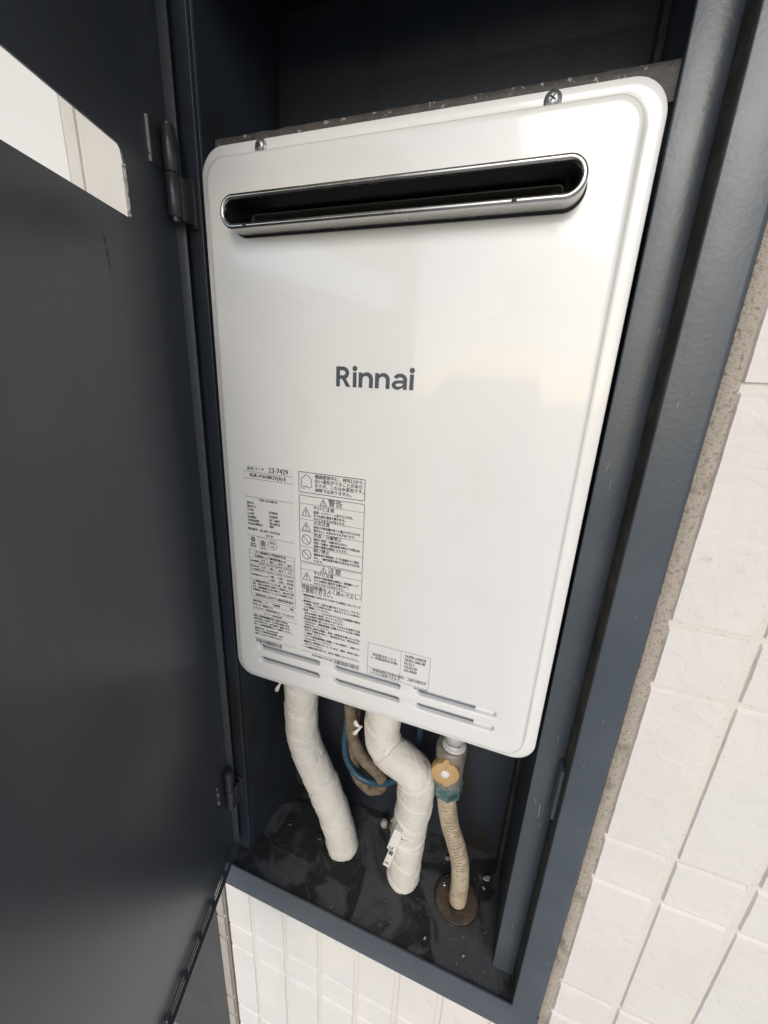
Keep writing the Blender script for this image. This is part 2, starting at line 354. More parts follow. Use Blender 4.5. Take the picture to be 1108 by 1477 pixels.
fr = jamb([(0.4326, 0.04), (0.4322, Y2), (0.4628, Y2), (0.4662, Y2+0.0038), (0.4662, 0.04)], ZF+0.0003, ZT+0.12, 'frame')
fl = jamb([(-0.0346, 0.04), (-0.0343, Y2), (-0.0625, Y2), (-0.066, Y2+0.0038), (-0.066, 0.04)], ZF+0.0003, ZT+0.12, 'frame')
# grimy rebate face, 0.3 mm proud of the jamb
box('rebate_face', 0.43165, 0.43195, Y2+0.0022, Y1-0.0003, ZF, ZT, 'frame_dirty', cab)
box('rebate_face', -0.0340, -0.0337, Y2+0.0022, Y1-0.0003, ZF, ZT, 'frame_dirty', cab)
box('sill', -0.066, 0.4662, Y2, Y2+0.003, -0.4372, ZF, 'frame', cab, bev=0.0009)
box('header', -0.066, 0.4662, Y2+0.0005, 0.012, ZT, ZT+0.05, 'frame', cab, bev=0.001)
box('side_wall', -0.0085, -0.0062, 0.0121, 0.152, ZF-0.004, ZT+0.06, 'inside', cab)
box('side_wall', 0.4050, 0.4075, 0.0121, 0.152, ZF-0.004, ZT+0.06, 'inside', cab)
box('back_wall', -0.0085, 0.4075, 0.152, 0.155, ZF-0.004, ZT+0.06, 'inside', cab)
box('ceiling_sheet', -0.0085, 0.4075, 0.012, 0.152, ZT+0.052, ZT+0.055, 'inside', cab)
# welded weather strip along the inside edges
box('corner_strip', 0.3985, 0.4049, 0.1215, 0.1518, ZF, ZT, 'frame_dirty', cab, bev=0.002)
# floor pan, slightly buckled
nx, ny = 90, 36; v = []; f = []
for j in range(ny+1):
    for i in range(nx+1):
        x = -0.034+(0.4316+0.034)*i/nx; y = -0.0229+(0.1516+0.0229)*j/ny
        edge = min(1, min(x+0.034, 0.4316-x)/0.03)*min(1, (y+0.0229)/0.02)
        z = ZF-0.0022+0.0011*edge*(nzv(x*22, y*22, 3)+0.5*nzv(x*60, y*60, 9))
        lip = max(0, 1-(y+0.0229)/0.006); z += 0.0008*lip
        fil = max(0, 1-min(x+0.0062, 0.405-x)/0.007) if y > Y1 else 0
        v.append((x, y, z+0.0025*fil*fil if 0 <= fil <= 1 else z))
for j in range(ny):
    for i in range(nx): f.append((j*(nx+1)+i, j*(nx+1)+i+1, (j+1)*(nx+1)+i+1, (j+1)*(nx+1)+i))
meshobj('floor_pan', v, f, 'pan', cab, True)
# cover plate with two screws, left on the floor
ZP = ZF-0.0012
pv = [(0.0235, 0.0245), (0.101, 0.0245), (0.1045, 0.030), (0.1045, 0.112), (0.020, 0.112), (0.0205, 0.031)]
bm = bmesh.new()
bt = [bm.verts.new((x, y, ZP-0.002)) for x, y in pv]; tp = [bm.verts.new((x, y, ZP+0.0016)) for x, y in pv]
bm.faces.new(tp); bm.faces.new(bt[::-1])
for i in range(6): bm.faces.new((bt[i], bt[(i+1) % 6], tp[(i+1) % 6], tp[i]))
bmesh.ops.bevel(bm, geom=[e for e in bm.edges if all(q in tp for q in e.verts)], offset=0.0006, segments=2, affect='EDGES')
me = bpy.data.meshes.new('floor_plate'); bm.to_mesh(me); bm.free()
plate = linkmesh('floor_plate', me, 'plate', cab)
plate['label'] = 'dark floor cover plate with two screws'
for sx, sy in ((0.0325, 0.068), (0.0945, 0.066)):
    v, f = lathe([(0.0052, 0), (0.0052, 0.0008), (0.0042, 0.0024), (0.0024, 0.0030), (0.0022, 0.0016), (0.0006, 0.0012)], (sx, sy, ZP+0.0015), seg=20)
    meshobj('screw', v, f, 'plate', plate, True)
# scratches and chips on the right-hand frame
rnd = random.Random(14); v = []; f = []
for i in range(44):
    stopf = rnd.random() < 0.55
    x = rnd.uniform(0.408, 0.428) if stopf else rnd.uniform(0.436, 0.460); y = (Y1 if stopf else Y2)-0.00012
    z = rnd.uniform(-0.33, 0.62); ln = rnd.choice((0.0008, 0.0010, 0.0014, 0.004, 0.009)); wd = rnd.uniform(0.00025, 0.0005); tx = rnd.uniform(-0.25, 0.25)*ln
    b = len(v); v += [(x, y, z), (x+wd, y, z), (x+wd*0.6+tx, y, z+ln), (x+tx, y, z+ln*0.95)]; f.append((b, b+1, b+2, b+3))
v += [(0.4185, Y1-0.00012, -0.0800), (0.4192, Y1-0.00012, -0.0800), (0.4188, Y1-0.00012, -0.0600), (0.4183, Y1-0.00012, -0.0602)]; b = len(v)-4; f.append((b, b+1, b+2, b+3))
meshobj('scratch_mark', v, f, 'scratch', cab, kind='stuff')
# strike tab of the latch, right jamb
box('strike_tab', 0.4275, 0.4317, -0.0135, 0.0055, -0.0535, 0.0165, 'frame', cab, bev=0.0012)
# lower hinge leaves on the jamb
HX, HY = -0.0196, -0.0175
for z0 in (0.5500, -0.256):
    box('hinge_leaf', -0.0235, -0.0118, 0.0020, 0.0058, z0-0.004, z0+0.041, 'hinge', cab, bev=0.0012)
    box('hinge_arm', HX-0.0005, HX+0.0055, HY+0.003, 0.0022, z0-0.002, z0+0.0362, 'hinge', cab, bev=0.001)
    v, f = lathe([(0.0010, -0.0045), (0.0038, -0.0042), (0.0042, 0.0), (0.0060, 0.0), (0.0064, 0.0005), (0.0064, 0.0357), (0.0060, 0.0362), (0.004, 0.0364)], (HX, HY, z0), seg=32)
    kn_ = meshobj('hinge_knuckle', v, f, 'hinge', cab, True); kn_.data.set_sharp_from_angle(angle=R(40))

# ------------------------------------------------------------------ open door
TH = R(16.5); C0 = (-0.0307, -0.0070)
door = thing('cabinet_door', (C0[0], C0[1], -0.356), 'open charcoal steel door with a slot cut through it, hinged left of the heater', 'door', rotz=-(math.pi/2-TH))
ZD = -0.356; DW = 0.452; DT = ZT-0.006
slot = rrect(0.0745, 0.395, 0.528-ZD, 0.578-ZD, 0.004, 4)
# rounder upper corner near the hinge, ragged hand-cut end
slot = [(0.395, 0.5795-ZD), (0.0790, 0.5785-ZD), (0.0771, 0.5768-ZD), (0.0760, 0.5738-ZD), (0.0756, 0.5705-ZD)]
for i in range(14):
    z = 0.568-0.0385*i/13; slot.append((0.0752+nzv(z*400, 1, 4)*0.0009, z-ZD))
slot += [(0.0747, 0.5283-ZD), (0.0790, 0.5278-ZD), (0.395, 0.5280-ZD)]
def slab(name, loops, y0, y1, m, parent, mapf=lambda a, y, b: (a, y, b)):
    v2, f2 = fill2d(loops); n0 = len(v2)
    v = [mapf(a, y0, b) for a, b in v2]+[mapf(a, y1, b) for a, b in v2]
    f = [q for q in f2]+[tuple(i+n0 for i in q[::-1]) for q in f2]
    for lp in loops:
        b = len(v); k = len(lp)
        v += [mapf(a, y0, c) for a, c in lp]+[mapf(a, y1, c) for a, c in lp]
        f += [(b+i, b+(i+1) % k, b+k+(i+1) % k, b+k+i) for i in range(k)]
    return meshobj(name, v, f, m, parent, keep=True)
outer = [(0, 0), (DW, 0), (DW, DT-ZD), (0, DT-ZD)]
slab('door_sheet', [outer, slot], -0.0016, 0.0, 'door', door)
box('hinge_side_flange', -0.0016, 0.0012, 0.0001, 0.0100, 0.0, DT-ZD, 'door_edge', door, bev=0.0006, local=True)
box('free_side_flange', DW-0.0012, DW+0.0004, 0.0001, 0.0170, 0.0, DT-ZD, 'door_edge', door, local=True)
box('top_flange', 0.0013, DW-0.0013, 0.0001, 0.0120, DT-ZD-0.0014, DT-ZD, 'door_edge', door, local=True)
# bottom flange with rows of slits
loops = [[(0.0013, 0.0002), (DW-0.0013, 0.0002), (DW-0.0013, 0.0105), (0.0013, 0.0105)]]
for k in range(11):
    a = 0.0095+0.0385*k
    for b in (0.0014, 0.0043): loops.append([(a+b, b), (a+b+0.031, b), (a+b+0.031, b+0.0012), (a+b, b+0.0012)])
slab('bottom_flange', loops, -0.0010, 0.0002, 'door_edge', door, lambda a, y, b: (a, b, y))
# bright scraped metal on the cut end of the slot
v = []; f = []
for i in range(25):
    z = 0.567-0.0385*i/24-ZD; wdt = 0.0007+0.0011*abs(nzv(i*0.9, 3, 8))
    v += [(0.0752+nzv((z+ZD)*400, 1, 4)*0.0009-0.0004, 0.0006, z), (0.0752+nzv((z+ZD)*400, 1, 4)*0.0009+wdt, -0.0018, z)]
for i in range(24): f.append((2*i, 2*i+1, 2*i+3, 2*i+2))
meshobj('cut_edge', v, f, 'worn', door, keep=True)
# rusty drip below the slot's cut end, a few scratches
v = []; f = []
for i in range(9):
    z = 0.505-ZD-0.0032*i; u = 0.1130+0.0012*nzv(i*0.8, 2, 2)-0.0002*i; wd = 0.0011+0.0009*abs(nzv(i*1.3, 5, 1))
    v += [(u-wd, 0.00012, z), (u+wd, 0.00012, z)]
for i in range(8):
    if i != 5: f.append((2*i, 2*i+1, 2*i+3, 2*i+2))
meshobj('rust_streak', v, f, 'streak', door, keep=True)
rnd = random.Random(3); v = []; f = []
for i in range(26):
    u = rnd.uniform(0.02, 0.30); z = rnd.uniform(0.05, 0.85); ln = rnd.choice((0.0006, 0.0008, 0.001, 0.003, 0.006)); wd = rnd.uniform(0.0002, 0.0004); tx = rnd.uniform(-1, 1)*ln*0.5
    b = len(v); v += [(u, 0.00012, z), (u+wd, 0.00012, z), (u+wd+tx, 0.00012, z+ln), (u+tx, 0.00012, z+ln)]; f.append((b, b+1, b+2, b+3))
meshobj('scratch_mark', v, f, 'door_edge', door, keep=True, kind='stuff')
# hinge halves fixed to the door
def dlocal(x, y):
    dx, dy = x-C0[0], y-C0[1]
    return dx*math.sin(TH)-dy*math.cos(TH), dx*math.cos(TH)+dy*math.sin(TH)
hu, hn = dlocal(HX, HY)
for z0 in (0.5500, -0.256):
    zz = z0+0.0368-ZD
    hp = thing('hinge', (hu, hn, zz), None, None); hp.parent = door
    v, f = lathe([(0.004, 0), (0.0060, 0.0001), (0.0064, 0.0006), (0.0064, 0.0352), (0.0060, 0.0358), (0.0050, 0.0358), (0.0050, 0.0380), (0.0040, 0.0388), (0.0010, 0.0390)], (0, 0, 0), seg=32)
    kn_ = meshobj('knuckle', v, f, 'hinge', hp, True, keep=True); kn_.data.set_sharp_from_angle(angle=R(40))
    lv = [(0.004, -0.0065, 0.0005), (0.0225, -0.0058, -0.001), (0.0235, -0.0058, 0.0335), (0.004, -0.0065, 0.0360)]
    lf = [(x, y-0.0018, z) for x, y, z in lv]
    meshobj('leaf', lv+lf, [(0, 1, 2, 3), (7, 6, 5, 4), (0, 4, 5, 1), (1, 5, 6, 2), (2, 6, 7, 3), (3, 7, 4, 0)], 'hinge', hp, keep=True)
    box('leaf_edge', 0.0226, 0.0240, -0.0076, -0.0054, -0.001, 0.0335, 'worn', hp, local=True)

# ------------------------------------------------------------------ water heater
heat = thing('water_heater', (0.2, 0.06, 0.0), 'white wall-hung gas water heater with stainless exhaust slot inside the dark cabinet', 'water heater')
W, H = 0.400, 0.612
FY = -0.0125                      # front face of the raised cover
prof = [(0.0012, 0.012), (0.0, 0.0105), (0.0, 0.0022), (0.0005, 0.0008), (0.0017, 0.0), (0.0060, 0.0), (0.0104, 0.0), (0.0117, -0.0004), (0.0126, -0.0014), (0.0131, -0.0032),
        (0.0135, -0.0060), (0.0140, -0.0086), (0.0149, -0.0107), (0.0164, -0.0120), (0.0186, -0.01245), (0.0215, FY), (0.0260, FY)]
rings = []
for dd, y in prof:
    r = 0.0255-0.42*dd
    rings.append([(x, y, z) for x, z in rrect(dd, W-dd, dd, H-dd, r, 12)])
v, f = loft(rings)
inner = [(p[0], p[2]) for p in rings[-1]]
SL = []
for x0, x1 in ((0.0462, 0.1385), (0.1553, 0.2448), (0.2623, 0.3545)):
    for zc in (0.0636, 0.0443): SL.append((x0, x1, zc, 0.0058))
EXZ, EXH, EX0, EX1 = 0.5438, 0.0138, 0.0470, 0.3545
holes = [stadium(*s) for s in SL]+[stadium(EX0+0.001, EX1-0.001, EXZ, EXH-0.001)]
fv, ff = fill2d([inner]+holes); b = len(v)
v += [(x, FY, z) for x, z in fv]; f += [tuple(i+b for i in q) for q in ff]
for x0, x1, zc, h in SL:          # rolled-in lips of the louvre slots
    rr = []
    for ins, y in ((0, FY), (0.0005, FY+0.0001), (0.0011, FY+0.0006), (0.0015, FY+0.0016), (0.0016, FY+0.0040), (0.0016, FY+0.0065)):
        rr.append([(x, y, z) for x, z in stadium(x0+ins, x1-ins, zc, h-ins)])
    a, c = loft(rr); b = len(v); v += a; f += [tuple(i+b for i in q) for q in c]
me = bpy.data.meshes.new('cover'); me.from_pydata(v, [], f)
bm = bmesh.new(); bm.from_mesh(me); bmesh.ops.remove_doubles(bm, verts=bm.verts, dist=1e-6); bmesh.ops.recalc_face_normals(bm, faces=bm.faces); bm.to_mesh(me); bm.free()
me.shade_smooth(); me.set_sharp_from_angle(angle=R(35))
cover = linkmesh('cover', me, 'enamel', heat)
box('baffle_sheet', 0.03, 0.37, -0.0015, -0.0003, 0.03, 0.08, 'baffle', heat)
box('baffle_tab', 0.3305, 0.372, -0.0068, -0.0055, 0.03, 0.08, 'enamel_in', heat, bev=0.0004)
box('body', 0.022, 0.378, 0.0122, 0.118, 0.004, 0.598, 'enamel_in', heat, bev=0.004)
# mounting frame standing behind the cover's top edge
v = []; f = []; n = 120
for i in range(n+1):
    x = 0.0095+(0.4035-0.0095)*i/n; k = nzv(x*70, 0, 5)*0.0007
    v += [(x, 0.012+nzv(x*200, 2, 1)*0.0006, 0.60), (x, 0.0118+nzv(x*210, 7, 1)*0.0008, 0.6195+k), (x, 0.0125, 0.6235+k*1.2), (x, 0.016, 0.6247+k), (x, 0.045, 0.6247)]
for i in range(n):
    for q in range(4): f.append((i*5+q, i*5+q+1, (i+1)*5+q+1, (i+1)*5+q))
meshobj('mounting_frame', v, f, 'flaky', heat, True)
# exhaust bezel
def stad_loft(sec, nn=16):
    return loft([[(x, y, z) for x, z in stadium(EX0+i_, EX1-i_, EXZ, EXH-i_, nn)] for i_, y in sec])
rim = 0.0023; yr = -0.0320
sec = [(0.0004, FY+0.002), (0.0004, FY-0.0022), (0.0, -0.0170), (0.0, yr)]
for k in range(1, 9):
    a = math.pi*k/9; sec.append((rim-rim*math.cos(a), yr-rim*1.05*math.sin(a)))
sec += [(2*rim, yr), (2*rim, yr+0.0022)]
v, f = stad_loft(sec)
bez = meshobj('exhaust_bezel', v, f, 'steel', heat, True)
v, f = stad_loft([(-0.0009, FY-0.0001), (-0.0012, FY-0.0008), (-0.0008, FY-0.0022), (0.0003, FY-0.0026)])
meshobj('gasket', v, f, 'gasket', heat, True)
for nxp in (0.0735, 0.3075):      # two small drain notches in the rim, black blocks painting their shade
    box('drain_notch_shade', nxp-0.0019, nxp+0.0019, yr-0.0028, yr+0.001, EXZ-EXH+0.0012, EXZ-EXH+0.0034, 'gasket', bez, bev=0.0004)
v, f = stad_loft([(2*rim+0.00015, yr+0.0015), (2*rim+0.0003, -0.020), (0.0053, 0.004), (0.0053, 0.040), (0.0085, 0.040), (0.0085, 0.0385)]); b = len(v)
meshobj('duct_wall', v, f, 'duct', heat, True)
def duct_ring(name, x0, x1, z0, z1, y0, y1, r, t):
    rr = [[(x, y, z) for x, z in rrect(x0+i_, x1-i_, z0+i_, z1-i_, r, 6)] for i_, y in ((0, y1), (0, y0+t*0.3), (t*0.3, y0), (t, y0), (t+0.0003, y0+t*0.4), (t+0.0003, y1))]
    v, f = loft(rr); meshobj(name, v, f, 'ductring', heat, True)
duct_ring('inner_duct', EX0+0.014, EX1-0.014, EXZ-EXH+0.0048, EXZ+EXH-0.0068, -0.006, 0.060, 0.0042, 0.0012)
duct_ring('inner_duct', EX0+0.024, EX1-0.024, EXZ-EXH+0.0062, EXZ+EXH-0.0105, 0.002, 0.060, 0.003, 0.0010)
box('duct_back', EX0+0.002, EX1-0.002, 0.058, 0.060, EXZ-EXH, EXZ+EXH, 'duct', heat)
# cover screws
for sx, sz in ((0.0707, 0.6054), (0.3231, 0.6050)):
    v, f = lathe([(0.0063, 0.0), (0.0064, 0.0006), (0.0061, 0.0011), (0.0049, 0.0013), (0.0046, 0.0022), (0.0038, 0.0032), (0.0024, 0.0037), (0.0008, 0.0038)], (sx, 0.0001, sz), 'Y', 32)
    s = meshobj('screw', v, f, 'zinc', heat, True)
    tl = Matrix.Translation((sx, 0, sz)) @ Matrix.Rotation(R(35), 4, 'Y')
    bm = bmesh.new()
    box_bm(bm, -0.0024, 0.0024, -0.0040, -0.0026, -0.0005, 0.0005); box_bm(bm, -0.0005, 0.0005, -0.00395, -0.0027, 0.00051, 0.0024); box_bm(bm, -0.0005, 0.0005, -0.00395, -0.0027, -0.0024, -0.00051)
    me = bpy.data.meshes.new('cross_recess_shade'); bm.to_mesh(me); bm.free(); me.transform(tl)
    linkmesh('cross_recess_shade', me, 'gasket', s)  # black cross stands for the shade in the screw's recess

# faint scuffs on the cover
rnd = random.Random(21); v = []; f = []
for (xa, za, xb, zb, wd) in ((0.0790, 0.4985, 0.1010, 0.4915, 0.00018), (0.0985, 0.4925, 0.1310, 0.4800, 0.00022), (0.1050, 0.4870, 0.1300, 0.4775, 0.00016), (0.0700, 0.5035, 0.0712, 0.5030, 0.0007), (0.172, 0.4905, 0.1735, 0.4905, 0.0006), (0.176, 0.491, 0.177, 0.4908, 0.0005), (0.300, 0.470, 0.302, 0.4685, 0.0005), (0.385, 0.300, 0.3855, 0.2995, 0.0006)):
    for q in range(8):
        if rnd.random() < 0.3: continue
        t0, t1 = q/8, (q+0.75)/8; b = len(v); jz = rnd.uniform(-1, 1)*0.0003
        for tt in (t0, t1): v += [(xa+(xb-xa)*tt, FY-0.00018, za+(zb-za)*tt+jz-wd/2), (xa+(xb-xa)*tt, FY-0.00018, za+(zb-za)*tt+jz+wd/2)]
        f.append((b, b+2, b+3, b+1))
meshobj('scuff_mark', [(x-0.004+0.06*(x-0.079) if x < 0.14 else x, y, z-0.0122) for x, y, z in v], f, 'scuff', heat, kind='stuff')
# --- logotype
def arc(cx, cz, rx, rz, a0, a1, n=14): return [(cx+rx*math.cos(R(a0+(a1-a0)*i/n)), cz+rz*math.sin(R(a0+(a1-a0)*i/n))) for i in range(n+1)]
g_R = [[(0, 0), (0, 1), (0.40, 1)]+arc(0.40, 0.685, 0.34, 0.315, 88, -62)+[(0.83, 0), (0.575, 0), (0.345, 0.385), (0.215, 0.385), (0.215, 0)],
       [(0.215, 0.565), (0.215, 0.815), (0.39, 0.815)]+arc(0.39, 0.69, 0.135, 0.125, 88, -88)+[(0.39, 0.565)]]
g_i = [[(0, 0), (0, 0.745), (0.21, 0.745), (0.21, 0)], arc(0.105, 0.925, 0.135, 0.135, 0, 350, 20)]
g_n = [[(0, 0), (0, 0.745), (0.20, 0.745), (0.20, 0.665)]+arc(0.455, 0.42, 0.345, 0.345, 128, 2)+[(0.80, 0), (0.585, 0)]+arc(0.40, 0.40, 0.185, 0.185, 2, 178)+[(0.215, 0)]]
g_a = [[(0.80, 0), (0.80, 0.46)]+arc(0.43, 0.47, 0.37, 0.295, 5, 158)+[(0.27, 0.50)]+arc(0.43, 0.455, 0.16, 0.135, 150, 5)+[(0.585, 0.445), (0.36, 0.44)]+arc(0.31, 0.21, 0.31, 0.225, 85, 275)+[(0.46, 0.03), (0.59, 0.115), (0.60, 0)],
       [(0.585, 0.30), (0.36, 0.295)]+arc(0.345, 0.217, 0.135, 0.078, 95, 265)+[(0.44, 0.15), (0.54, 0.19), (0.585, 0.25)]]
loops = []; x = 0
for g, adv in ((g_R, 0.955), (g_i, 0.325), (g_n, 0.91), (g_n, 0.91), (g_a, 0.93), (g_i, 0.2)):
    loops += [[(0.1565+(x+px)*0.01862, 0.3974+pz*0.01862) for px, pz in lp] for lp in g]; x += adv
fv, ff = fill2d(loops)
LY = FY-0.00035
logo = meshobj('logotype', [(x, LY, z) for x, z in fv], ff, 'logo', heat); logo['label'] = 'dark grey Rinnai lettering'

# --- printed labels: text, rules, symbols
texts = []
def T(s, x, z, h, wd=None, bold=0.0): texts.append((s, x, z, h, wd, bold))
class Ink:
    def __init__(self): self.v = []; self.f = []
    def quad(self, x0, x1, z0, z1): b = len(self.v); self.v += [(x0, z0), (x1, z0), (x1, z1), (x0, z1)]; self.f.append((b, b+1, b+2, b+3))
    def hl(self, x0, x1, z, t=0.00042): self.quad(x0, x1, z-t/2, z+t/2)
    def vl(self, x, z0, z1, t=0.00042): self.quad(x-t/2, x+t/2, z0, z1)
    def frame(self, x0, x1, z0, z1, t=0.0005): self.hl(x0, x1, z1, t); self.hl(x0, x1, z0, t); self.vl(x0, z0+t/2, z1-t/2, t); self.vl(x1, z0+t/2, z1-t/2, t)
    def poly(self, loops): a, c = fill2d(loops); b = len(self.v); self.v += a; self.f += [tuple(i+b for i in q) for q in c]
    def ring(self, cx, cz, r, t): self.poly([arc(cx, cz, r, r, 0, 350, 28), arc(cx, cz, r-t, r-t, 0, 350, 28)])
    def tri(self, cx, z0, wd, ht, t=0.0006):
        o = [(cx-wd/2, z0), (cx+wd/2, z0), (cx, z0+ht)]; i_ = [(cx-wd/2+t*1.9, z0+t), (cx+wd/2-t*1.9, z0+t), (cx, z0+ht-t*2.3)]
        self.poly([o, i_]); self.quad(cx-wd*0.045, cx+wd*0.045, z0+ht*0.30, z0+ht*0.66); self.quad(cx-wd*0.045, cx+wd*0.045, z0+ht*0.15, z0+ht*0.24)
    def bars(self, x0, x1, z0, z1, seed):
        rnd = random.Random(seed); x = x0
        while x < x1:
            a = rnd.choice((0.0003, 0.0003, 0.0006, 0.0009)); self.quad(x, min(x+a, x1), z0, z1); x += a+rnd.choice((0.0003, 0.0003, 0.0006))
inkA, inkB, inkC = Ink(), Ink(), Ink()
TA, TB, TC = [], [], []
texts = TA
# rating plate (left column)
T('品名コード', 0.0450, 0.3013, 0.0042, 0.0230); T('23-7429', 0.0740, 0.3010, 0.0056, 0.0250)
inkA.hl(0.0389, 0.1048, 0.2994); T('RUK-V1610BOX(A)-E', 0.0485, 0.2934, 0.0044, 0.0474); inkA.hl(0.0389, 0.1048, 0.2912)
inkA.hl(0.0391, 0.1049, 0.2693); T('RUK-V1610BOX', 0.0601, 0.2656, 0.0024, 0.0240)
for s, z, wd in (('屋外式', 0.2602, 0.0095), ('都市ガス', 0.2559, 0.0125), ('13A用', 0.2518, 0.0085), ('12A用', 0.2473, 0.0085), ('定格電圧', 0.2428, 0.0125), ('定格周波数', 0.2386, 0.0160), ('定格消費電力', 0.2344, 0.0205)): T(s, 0.0420, z, 0.0030, wd)
for s, z, wd in (('34.9kW', 0.2519, 0.0115), ('32.6kW', 0.2471, 0.0115), ('AC 100V', 0.2426, 0.0140), ('50-60Hz', 0.2385, 0.0140), ('45W', 0.2345, 0.0055)): T(s, 0.0721, z, 0.0031, wd)
T('製造番号', 0.0415, 0.2276, 0.0030, 0.0135); T('26.09-159756', 0.0580, 0.2275, 0.0029, 0.0280); T('RTK', 0.0673, 0.2226, 0.0024, 0.0098)
inkA.hl(0.0396, 0.1054, 0.2208)
inkA.ring(0.0477, 0.2162, 0.0031, 0.0013); inkA.quad(0.0470, 0.0484, 0.2148, 0.2176); T('JIA', 0.0440, 0.2092, 0.0030, 0.0078, 0.02); T('MD25', 0.0440, 0.2062, 0.0020, 0.0078)
inkA.frame(0.0560, 0.0676, 0.2050, 0.2196, 0.00025)
for k in range(4): inkA.quad(0.0585+0.0018*k, 0.0596+0.0018*k, 0.2090+0.0005*(k in (1, 2)), 0.2170-0.0010*(k in (0, 3)))
T('認定', 0.0585, 0.2060, 0.0018, 0.0066)
inkA.ring(0.0752, 0.2133, 0.0063, 0.0005); T('PS', 0.0722, 0.2137, 0.0031, 0.0064); T('TG', 0.0730, 0.2095, 0.0022, 0.0046)
inkA.frame(0.0411, 0.1044, 0.1379, 0.2022, 0.0004); inkA.hl(0.0411, 0.1044, 0.1974, 0.0003); inkA.hl(0.0411, 0.1044, 0.1921, 0.0003); inkA.hl(0.0411, 0.1044, 0.1836, 0.0003)
inkA.hl(0.0411, 0.1044, 0.1739, 0.0003); inkA.hl(0.0411, 0.1044, 0.1634, 0.0003); inkA.hl(0.0411, 0.1044, 0.1431, 0.0003)
for xx in (0.0545, 0.0670, 0.0795, 0.0920): inkA.vl(xx, 0.1740, 0.1920, 0.0003)
inkA.hl(0.0545, 0.1044, 0.1878, 0.0003); inkA.hl(0.0545, 0.1044, 0.1788, 0.0003); inkA.vl(0.0680, 0.1635, 0.1738, 0.0003)
T('ガス機器防火性能評定品', 0.0500, 0.1984, 0.0030, 0.0430); T('可燃物からの離隔距離(cm)', 0.0485, 0.1931, 0.0030, 0.0440)
T('本体周囲', 0.0422, 0.1862, 0.0026, 0.0115); T('排気吹出', 0.0422, 0.1793, 0.0024, 0.0115); T('し口周囲', 0.0422, 0.1752, 0.0024, 0.0115)
for k, (a, c) in enumerate((('上方', '30以上'), ('側方', '15以上'), ('前方', '60以上'), ('後方', '15以上'))):
    xx = 0.0553+0.0125*k; T(a, xx+0.002, 0.1887, 0.0026, 0.0065); T(c, xx, 0.1845, 0.0026, 0.0110); T(('上方', '側方', '前方', '下方')[k], xx+0.002, 0.1797, 0.0026, 0.0065); T(c, xx, 0.1749, 0.0026, 0.0110)
T('対応取付ボックス', 0.0425, 0.1675, 0.0028, 0.0240); T('1型・3型・角型', 0.0695, 0.1692, 0.0028, 0.0330); T('2型・4型・特型', 0.0695, 0.1646, 0.0028, 0.0330)
for k, s in enumerate(('この機器は取付ボックスの1型、3型、角型、', '2型、4型又は特型に収納して設置すること。', 'なお、離隔距離は上表の値とし、前方は不燃', '可燃物から取付ボックスまでの距離である。')): T(s, 0.0432, 0.1591-0.0042*k, 0.0029, 0.0590)
T('一般財団法人日本ガス機器検査協会', 0.0440, 0.1394, 0.0028, 0.0580)
inkA.hl(0.0402, 0.1056, 0.1350); T('凍結予防ヒータ', 0.0425, 0.1304, 0.0029, 0.0215); T('作動時', 0.0720, 0.1304, 0.0029, 0.0105); T('74W', 0.0965, 0.1304, 0.0029, 0.0055)
inkA.hl(0.0403, 0.1056, 0.1289, 0.0003); T('区分 B  構造 S-2', 0.0425, 0.1250, 0.0029, 0.0290); T('エネルギー消費効率(モード) 82.9%', 0.0418, 0.1204, 0.0029, 0.0600)
inkA.hl(0.0404, 0.1057, 0.1187, 0.0003); T('リンナイ株式会社', 0.0590, 0.1142, 0.0029, 0.0260); inkA.hl(0.0406, 0.1060, 0.1128, 0.0003)
for k, s in enumerate(('設計上の標準使用期間を超えて使用する場合は', '経年劣化による発火・けが等の事故に至る', 'おそれがあります。必ず点検をご依頼ください', '詳しくは取扱説明書をよくお読みください。')): T(s, 0.0428, 0.1087-0.0042*k, 0.0031, 0.0500+0.002*k)
T('製造年月  2026年09月', 0.0430, 0.0905, 0.0029, 0.0350); T('設計上の標準使用期間  10年', 0.0430, 0.0865, 0.0029, 0.0420); T('型式  RUK-V1610BOX(A)-E', 0.0430, 0.0822, 0.0029, 0.0400)
inkA.hl(0.0403, 0.1059, 0.0770, 0.0003); inkA.bars(0.0437, 0.0830, 0.0700, 0.0758, 3)
# caution label (middle column)
texts = TB
inkB.frame(0.1125, 0.1907, 0.2841, 0.3068, 0.0007)
for k, s in enumerate(('機器使用中に、排気口から', '白い湯気がでることがあり', 'ますが、これは水蒸気です。', '故障ではありません。')): T(s, 0.1325, 0.3012-0.0050*k, 0.0044, (0.0555, 0.0550, 0.0570, 0.0430)[k])
cl = []
for cx, cz, r in ((0.1222, 0.3012, 0.0036), (0.1252, 0.2985, 0.0034), (0.1248, 0.2935, 0.0042), (0.1185, 0.2935, 0.0038), (0.1185, 0.2980, 0.0034)): cl.append((cx, cz, r))
from math import atan2
def cloud(off):
    pts = []
    for i in range(72):
        a = 2*math.pi*i/72; best = 0
        for s in range(60):
            rr = 0.012*s/60; x, z = 0.1215+rr*math.cos(a), 0.2955+rr*math.sin(a)
            if any((x-cx)**2+(z-cz)**2 < (r-off)**2 for cx, cz, r in cl): best = rr
        pts.append((0.1215+best*math.cos(a), 0.2955+best*math.sin(a)))
    return pts
inkB.poly([cloud(0.0), cloud(0.0007)])
inkB.quad(0.1142, 0.1200, 0.2884, 0.2889)
inkB.frame(0.1125, 0.1909, 0.2008, 0.2803, 0.0006)
for z in (0.2711, 0.2526, 0.2379, 0.2196): inkB.hl(0.1128, 0.1906, z, 0.0004)
inkB.tri(0.1425, 0.2718, 0.0090, 0.0078); T('警告', 0.1487, 0.2722, 0.0080, 0.0165)
